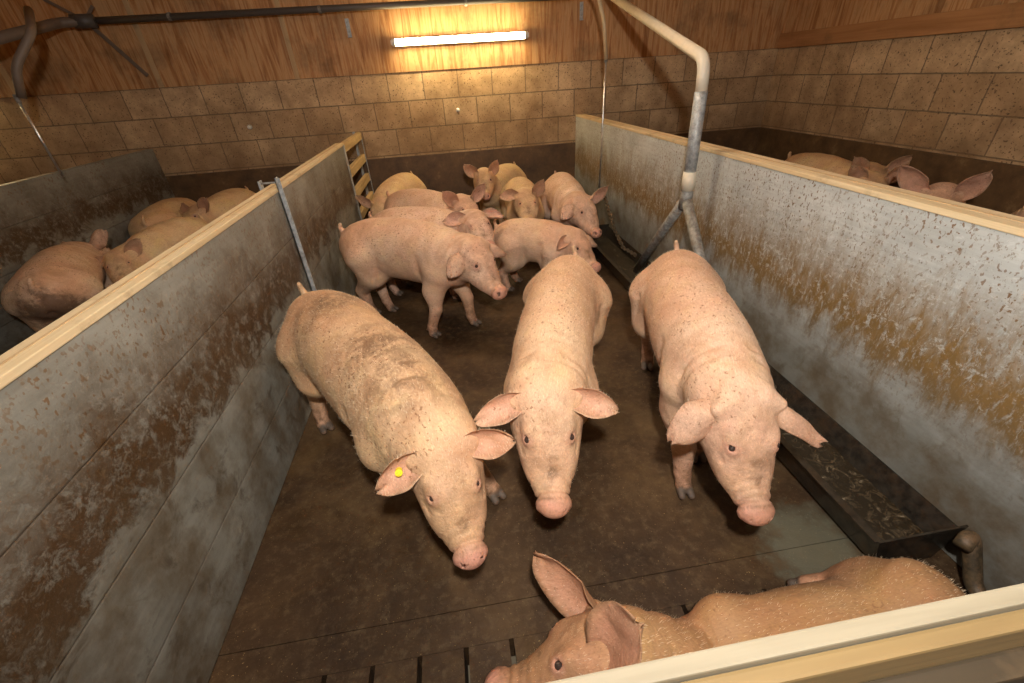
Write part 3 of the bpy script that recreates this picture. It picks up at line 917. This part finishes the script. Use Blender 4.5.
    fld.blend(sl, T, 0.05)
    axes = (a, lat, upv)
    for sd in (1, -1):
        fld.ell(hp(.040, .054 * sd, -.050), (.080 * hs, .050 * hs, .058 * hs), axes, 0.035)         # jowl
        fld.ell(hp(.090, .052 * sd, .072), (.034 * hs, .022 * hs, .018 * hs), axes, 0.022)          # brow
        fld.ell(hp(.160, .050 * sd, -.020), (.062 * hs, .030 * hs, .034 * hs), axes, 0.03)
    fld.seg(hp(.03, 0, -.062), hp(.258, 0, -.040), (.046 * hs, .040 * hs), (.027 * hs, .022 * hs), 0.02, up=upv)   # lower jaw
    # snout disc, tipped slightly up
    na = unit(a + upv * 0.45); du = unit(upv - na * (upv @ na))
    Cd = hp(.303, 0, .000)
    s_, P = fld.sub(Cd - .09 * hs, Cd + .09 * hs)
    if s_ is not None:
        q = [P[i] - np.float32(Cd[i]) for i in range(3)]
        dot = lambda v: q[0] * v[0] + q[1] * v[1] + q[2] * v[2]
        cx, cy, cz = dot(na), dot(lat), dot(du)
        rr = (np.sqrt((cy / (.0510 * hs)) ** 2 + ((cz + np.abs(cy) * .14) / (.0385 * hs)) ** 2) - 1) * .041 * hs + .004
        hh_ = np.abs(cx) - .0105 * hs + .004
        d = np.sqrt(np.maximum(rr, 0) ** 2 + np.maximum(hh_, 0) ** 2) + np.minimum(np.maximum(rr, hh_), 0) - .004
        fld.blend(s_, d.astype(np.float32), 0.006)
        ring = cx * 0 + (dot(na))
        g = np.exp(-((ring + .022 * hs) / (.006 * hs)) ** 2) * .0075 + np.exp(-((ring + .044 * hs) / (.006 * hs)) ** 2) * .0035 * (cz > 0) + np.exp(-((ring + .064 * hs) / (.006 * hs)) ** 2) * .0025 * (cz > 0)
        fld.F[s_] += g.astype(np.float32)
    nost = []
    for sd in (1, -1):
        c = Cd + na * .010 * hs - lat * .0215 * sd * hs + du * .002
        fld.ell(c, (.018 * hs, .0115 * hs, .0140 * hs), (na, lat, du), 0, carve=True)
        nost.append(c)
        fld.dent(hp(.270, .034 * sd, -.034), hp(.205, .047 * sd, -.043), 0.0045, 0.006)
        fld.dent(hp(.205, .047 * sd, -.043), hp(.130, .066 * sd, -.040), 0.0045, 0.006)
        fld.dent(hp(.130, .092 * sd, .038), hp(.160, .078 * sd, .024), 0.004, 0.008)                # bag under the eye
    eyes = []
    for sd in (1, -1):
        c = hp(.122, .0590 * sd, .060)
        fld.ell(c, (.023 * hs, .015 * hs, .017 * hs), axes, 0.012)
        c2 = hp(.126, .0685 * sd, .0720)
        fld.ell(c2, (.0125 * hs, .0115 * hs, .0085 * hs), axes, 0, carve=True)
        eyes.append(hp(.125, .0625 * sd, .0645))
    # ear roots
    earinfo = []
    for i, sd in enumerate((1, -1)):
        sp_ = ears[i] or {}
        dd = sp_.get('d', (0.35, 0.85, 0.20)); nn = sp_.get('n', (0.45, -0.10, 0.85))
        toV = lambda v: unit(a * v[0] - lat * v[1] * sd + upv * v[2])
        eb = hp(.006, .076 * sd, .070)
        d, n = toV(dd), toV(nn)
        if not sp_.get('noroot'): fld.cap(eb - d * .03 * hs - n * .010 * hs, eb + d * .016 * hs - n * .012 * hs, .034 * hs, .018 * hs, 0.03)
        earinfo.append((eb, d, n, sp_))
    # gentle muscle / fat irregularity
    X, Y, Z = np.meshgrid(*fld.ax, indexing='ij', sparse=True)
    ph = seed * 1.7
    fld.F += (0.0028 * np.sin(13 * X + ph) * np.sin(15 * Y + 1.3 + ph) * np.sin(14 * Z + 2.1) + 0.0010 * np.sin(37 * X + 11 * Z + ph) * np.sin(33 * Y + ph)).astype(np.float32)
    V, Q = fld.mesh()
    # skin channels: pink, dirt, dark horn with painted nostril and ear-hollow shade
    def near(pts, r0, r1):
        m = np.full(len(V), 1e9)
        for p in pts: m = np.minimum(m, np.linalg.norm(V - p, axis=1))
        return np.clip((r1 - m) / (r1 - r0), 0, 1)
    tipd = (V - C0) @ a / hs
    headmask = near([hp(.15, 0, 0)], .20 * hs, .24 * hs)
    pink = np.clip((tipd - .255) / .05, 0, 1) * near([hp(.30, 0, 0)], .07 * hs, .10 * hs)
    pink = np.maximum(pink, 0.85 * near(eyes, .012 * hs, .034 * hs))
    pink = np.maximum(pink, 0.55 * near([P3(-.02, 0, zt - .06), P3(-.02, 0, zt - .11)], .02, .06))
    pink = np.maximum(pink, 0.45 * near(lowers, .05, .20))
    pink = np.maximum(pink, 0.18 * headmask)
    drt = 0.75 * np.clip(1 - np.abs(tipd - .288) / .012, 0, 1) * near([hp(.30, 0, 0)], .07 * hs, .10 * hs)
    if (legs or legpaths) and not drop:
        drt = np.maximum(drt, np.clip((.30 - V[:, 2]) / .25, 0, 1) * 0.9)
    drt = np.maximum(drt, dirt * (V[:, 2] < .5) * near([P3(0, .1, .3), P3(0, -.1, .3)], .05, .25))
    drt = np.maximum(drt, 0.85 * near([hp(.22, 0, .04), hp(.17, 0, .05)], .008, .045))
    drt = np.maximum(drt, 0.38 * near([hp(.15, 0, 0)], .12 * hs, .22 * hs))
    if dung_a:
        drt = np.maximum(drt, dung_a * near([np.array((*plan(.95), .66 * s)), np.array((*plan(.75), .70 * s)), np.array((*plan(.3), .70 * s))], .04, .22))
    hoof = near(hoofs, .018 * s, .032 * s) if hoofs else np.zeros(len(V))
    hoof = np.maximum(hoof, 0.8 * near(nost, .0125 * hs, .0185 * hs))  # shade of the nostril holes painted into the dark channel
    
    C = np.stack([pink, drt, hoof, np.ones(len(V))], 1)
    Vs, Qs, Cs = [V], [Q], [C]
    off = len(V)
    frames = []
    for (eb, d, n, sp_) in earinfo:
        v, q, c, fr = ear_mesh(eb, d, n, sp_.get('L', earL) * hs, sp_.get('W', earW) * hs, sp_.get('cup', 0.75), sp_.get('curl', 0.10), sp_.get('droop', 0.10))
        Vs.append(np.array(v)); Qs.append(np.array(q) + off); Cs.append(np.c_[np.array(c), np.ones(len(c))]); off += len(v)
        frames.append((eb, fr, sp_))
    V, Q, C = np.concatenate(Vs), np.concatenate(Qs), np.concatenate(Cs)
    me = bpy.data.meshes.new('body')
    me.vertices.add(len(V)); me.vertices.foreach_set('co', V.astype(np.float32).ravel())
    me.loops.add(Q.size); me.loops.foreach_set('vertex_index', Q.astype(np.int32).ravel())
    me.polygons.add(len(Q)); me.polygons.foreach_set('loop_start', np.arange(0, Q.size, 4, dtype=np.int32))
    me.update(calc_edges=True); me.validate()
    me.shade_smooth()
    ca_ = me.color_attributes.new('skin', 'FLOAT_COLOR', 'POINT')
    ca_.data.foreach_set('color', C.astype(np.float32).ravel())
    me.materials.append(PIG_SKINS[skin])
    e = empty('pig', (base[0], base[1], 0), label, 'pig', group, ang)
    bo = bpy.data.objects.new('body', me); COL.objects.link(bo); bo.parent = e
    for c in eyes:
        bm = bmesh.new(); bmesh.ops.create_uvsphere(bm, u_segments=16, v_segments=10, radius=.0112 * hs)
        bmesh.ops.translate(bm, vec=Vector(c), verts=bm.verts)
        obj('eye', bm, eye_mat, e, True)
    if tag_ear is not None:
        eb, (d, n, b), sp_ = frames[tag_ear]
        bm = bmesh.new()
        c = eb + d * .062 * hs + n * .012
        tube(bm, [c - n * .006, c + n * .010], [.010, .010], 14); tube(bm, [c + n * .010, c + n * .016], [.005, .004], 10)
        obj('ear_tag', bm, M['yellow'], e)
    if bristles:
        rs = np.random.RandomState(seed + 3)
        nb_ = len(V)
        nrm = np.zeros(nb_ * 3, np.float32); me.vertices.foreach_get('normal', nrm); nrm = nrm.reshape(-1, 3)
        nbody = len(Vs[0])
        pick = np.concatenate([rs.randint(0, nbody, int(bristles * .92)), rs.randint(nbody, nb_, int(bristles * .08))])
        p = V[pick]; nn = nrm[pick]
        ok = (p[:, 2] > .12) & (np.array([np.abs((x - C0) @ a) for x in p]) < 99) & ((p - hp(.25, 0, 0)) @ a < 0.0)
        p, nn, pick = p[ok], nn[ok], pick[ok]
        back = np.where((np.linalg.norm(p - C0, axis=1) < .22 * hs)[:, None], -a[None, :], np.array((-1.0, 0, -0.15))[None, :])
        back = back + rs.normal(0, .25, p.shape)
        ln = rs.uniform(.007, .014, (len(p), 1)) * np.where(pick >= nbody, 0.7, 1.0)[:, None]
        tipp = p + nn * ln * .42 + back * ln * .75
        midp = p + nn * ln * .32 + back * ln * .30
        side = np.cross(nn, back); side /= np.linalg.norm(side, axis=1)[:, None] + 1e-6
        w = 0.00022
        vv = np.stack([p - side * w, p + side * w, midp + side * w * .8, midp - side * w * .8, tipp], 1).reshape(-1, 3)
        k = np.arange(len(p)) * 5
        f4 = np.stack([k, k + 1, k + 2, k + 3], 1); f3 = np.stack([k + 3, k + 2, k + 4], 1)
        hm = bpy.data.meshes.new('bristles')
        hm.from_pydata(vv.tolist(), [], f4.tolist() + f3.tolist())
        hm.materials.append(hair_mat)
        ho = bpy.data.objects.new('bristles', hm); COL.objects.link(ho); ho.parent = e
        ho['kind'] = 'stuff'
    return e

PIG_SKINS['a'] = mat_pig('pig_skin_warm', (0.71, 0.485, 0.30), 1.0)
PIG_SKINS['g'] = mat_pig('pig_skin_stained', (0.61, 0.41, 0.235), 1.3)
PIG_SKINS['b'] = mat_pig('pig_skin_pink', (0.71, 0.485, 0.33), 1.0)
PIG_SKINS['c'] = mat_pig('pig_skin_tan', (0.70, 0.50, 0.28), 1.1, None, 0.5)
PIG_SKINS['d'] = mat_pig('pig_skin_dungy_rump', (0.74, 0.52, 0.35), 1.4, (-0.42, 0.0, 0.34, 0.17))
PIG_SKINS['e'] = mat_pig('pig_skin_spotted', (0.74, 0.53, 0.385), 1.4)
PIG_SKINS['f'] = mat_pig('pig_skin_brownish', (0.42, 0.24, 0.11), 0.9, None, 0.4)

GP = 'pigs in the centre pen'
#PIGLIST#
EN = dict(d=(0.22, 0.93, -0.06), n=(0.38, -0.12, 0.88), L=.140, W=.060, cup=1.30, curl=.10, droop=.15)      # spread sideways, hollow to the front
EUP = dict(d=(-0.02, 0.70, 0.72), n=(0.92, 0.15, 0.30), L=.175, W=.068, cup=.85, curl=.10, droop=.0)        # pricked up
EUP2 = dict(EUP, d=(0.05, 0.42, 0.90))
EFOLD = dict(d=(0.50, 0.78, -0.16), n=(-0.10, 0.10, -0.95), L=.16, W=.070, cup=.85, curl=.22, droop=.10)    # flopped forward over the eye
EFOLD2 = dict(d=(0.55, 0.82, 0.05), n=(0.10, -0.55, -0.80), L=.175, W=.055, cup=1.0, curl=.10, droop=.18)
EBACK = dict(d=(-0.25, 0.92, 0.05), n=(0.75, 0.0, 0.55), L=.16, W=.066, cup=.95, curl=.05, droop=.15)

pig('large pig at front left with a yellow ear tag, standing against left partition', (-0.695, 1.84), (-0.19, 1.03), (-0.105, 0.83, 0.55), (-0.075, 0.69, 0.34), GP,
    mid=(-0.41, 1.39), feet=[(0.01, 1.12), (-0.24, 1.20), (-0.46, 1.86), (-0.755, 1.66)], tag_ear=1, vox=0.005, bristles=9000, seed=1, skin='g', dung_a=0.85, head_s=.94,
    ears=(dict(EN, d=(0.15, .85, .25), W=.064, L=.135), dict(EN, d=(0.25, 0.95, -0.20), W=.066, L=.135)), wide=1.03)
pig('big pig facing the camera in the middle of the pen', (0.55, 1.92), (0.25, 1.12), (0.20, 0.95, 0.58), (0.18, 0.77, 0.35), GP,
    mid=(0.37, 1.50), feet=[(0.33, 1.26), (0.18, 1.28), None, None], vox=0.005, bristles=9000, seed=2, skin='a', ears=(EN, dict(EN, L=.145)), wide=.88)
pig('big pig walking beside the trough, its left ear over the feed', (1.05, 1.84), (0.82, 1.03), (0.765, 0.82, 0.56), (0.75, 0.66, 0.31), GP,
    mid=(0.90, 1.42), feet=[(0.88, 1.16), (0.745, 1.00), None, (0.95, 1.80)], vox=0.005, bristles=9000, seed=3, skin='b', ears=(EFOLD2, EFOLD), wide=.92)
pig('pig standing side on with lowered head behind the front left pig', (-0.69, 2.86), (-0.03, 2.46), (0.10, 2.34, 0.58), (0.20, 2.18, 0.37), GP,
    mid=(-0.36, 2.70), vox=0.007, feet=[(0.03, 2.50), (-0.24, 2.41), (-0.54, 2.84), (-0.66, 2.82)], seed=4, skin='b', s=0.97,
    ears=(dict(EN, d=(.55, .80, .0), n=(-.1, .1, -.95)), EFOLD))
pig('spotted-faced pig looking up over the back of the side-on pig', (-0.56, 3.22), (0.00, 2.98), (0.14, 2.88, 0.61), (0.185, 2.71, 0.49), GP, vox=0.007, seed=5, skin='e', s=0.92,
    ears=(EN, EBACK))
pig('grey-pink backed pig, its raised ears above the spotted face', (-0.50, 3.86), (-0.01, 3.45), (0.09, 3.35, 0.61), (0.17, 3.18, 0.47), GP, vox=0.008, seed=6, skin='b', s=0.92, ears=(EUP, EUP))
pig('yellowish pig in far left corner by the open rails, head down', (-0.40, 4.75), (-0.60, 4.20), (-0.66, 4.05, 0.48), (-0.70, 3.90, 0.32), GP, vox=0.009, seed=7, skin='c', s=0.9,
    ears=(EN, EUP))
pig('pig at the back looking up with two round ears before the dark wall', (0.70, 4.86), (0.38, 4.30), (0.32, 4.18, 0.64), (0.31, 4.02, 0.50), GP, vox=0.008, seed=8, skin='c', s=0.88, ears=(EUP2, dict(EUP, W=.075)))
pig('pig at the back facing camera, one ear pointing up', (0.63, 4.13), (0.60, 3.55), (0.58, 3.40, 0.60), (0.57, 3.22, 0.45), GP, vox=0.008, seed=9, skin='c', s=0.88, ears=(EUP2, EBACK))
pig('pig at far right of the herd beside the hanging rod', (0.98, 4.02), (0.95, 3.36), (0.99, 3.20, 0.56), (1.04, 3.02, 0.37), GP, vox=0.007, seed=10, skin='e', s=0.93, ears=(EUP, EFOLD), wide=.92)
pig('pig facing right, its head partly behind rump of the middle pig', (0.33, 3.05), (0.72, 2.82), (0.80, 2.72, 0.45), (0.87, 2.58, 0.31), GP, vox=0.008, seed=11, skin='b', s=0.86, H=.95, ears=(EFOLD, EN))
pig('pig lying across the near end of the pen below the wooden gate', (1.15, 0.37), (0.48, 0.375), (0.20, 0.43, 0.275), (-0.05, 0.44, 0.14), GP, vox=0.006, seed=12, skin='f', drop=0.44, s=0.94, earL=.2,
    legpaths=[[(0.25, -0.10, 0.16, .06), (0.18, -0.13, 0.07, .045), (0.34, -0.13, 0.04, .032), (0.40, -0.13, 0.034, .028)],
              [(0.22, 0.06, 0.08, .04), (0.18, 0.10, 0.06, .038), (0.34, 0.10, 0.04, .032), (0.40, 0.10, 0.034, .028)],
              [(-0.24, -0.05, 0.17, .12), (-0.22, -0.12, 0.11, .08), (-0.19, -0.165, 0.07, .042), (-0.10, -0.185, 0.052, .034)],
              [(-0.24, 0.06, 0.17, .11), (-0.14, 0.15, 0.08, .055), (-0.02, 0.15, 0.045, .033), (0.08, 0.14, 0.034, .03)]], bristles=6000,
    tailup=0, roll=-0.55,
    ears=(dict(noroot=True, d=(-0.62, .42, .66), n=(.10, .60, .78), L=.18, W=.092, cup=.6, curl=.10, droop=.1), dict(d=(0.50, 0.45, .75), n=(.45, -.80, .10), L=.22, W=.075, cup=.9, curl=.15, droop=.0)))
GL = 'pigs in the left pen'
pig('pig at far left, its dirty rump towards the camera', (-2.40, 2.60), (-2.68, 3.26), (-2.70, 3.44, 0.52), (-2.66, 3.6, 0.38), GL, vox=0.008, H=.95, seed=13, skin='d', s=1.0, wide=1.05, ears=(EN, EUP))
pig('pig just behind the dirty rump, pink ear folded on its side', (-2.10, 3.84), (-2.28, 3.32), (-2.33, 3.16, 0.50), (-2.24, 2.98, 0.38), GL, vox=0.009, seed=14, skin='c', s=0.85, ears=(EUP, dict(EFOLD, d=(-.1, .75, -.6), n=(.3, .6, .3))))
pig('pig beside far left wall, seen from behind, broad tan back', (-2.60, 4.05), (-2.68, 4.74), (-2.66, 4.88, 0.40), (-2.58, 4.98, 0.22), GL, vox=0.009, H=.93, seed=15, skin='c', s=0.97, wide=1.15, ears=(EUP, EBACK))
pig('pig in far corner of the left pen, tail up beside pale cap', (-2.10, 4.88), (-2.22, 4.36), (-2.27, 4.20, 0.55), (-2.34, 4.00, 0.42), GL, vox=0.009, H=.97, seed=16, skin='c', s=0.95, wide=1.1, ears=(EUP, EBACK))
GR = 'pigs in the right pen'
pig('pig in the right pen, curly tail and back just above partition', (3.32, 3.98), (3.34, 3.30), (3.36, 3.12, 0.60), (3.30, 2.94, 0.44), GR, vox=0.009, H=.98, seed=17, skin='c', ears=(EUP, EUP), wide=.9)
pig('pig in the right pen showing one folded ear between its neighbours', (3.02, 3.60), (3.00, 2.98), (3.04, 2.80, 0.62), (2.96, 2.64, 0.46), GR, vox=0.009, H=.97, seed=18, skin='c', ears=(EUP2, EUP), wide=.85, s=.93)
pig('pig in the right pen with both big pink ears spread over partition', (3.36, 2.62), (2.98, 2.28), (2.84, 2.17, 0.68), (2.68, 2.06, 0.52), GR, vox=0.008, H=.86, seed=19, skin='b',
    ears=(dict(EUP2, L=.19), dict(EUP, L=.22, W=.075)))
pig('pig nearest in right pen, only its ear edge showing at frame edge', (3.35, 1.90), (2.95, 1.62), (2.85, 1.54, 0.62), (2.72, 1.46, 0.46), GR, vox=0.01, seed=20, skin='c', ears=(EUP, EUP))
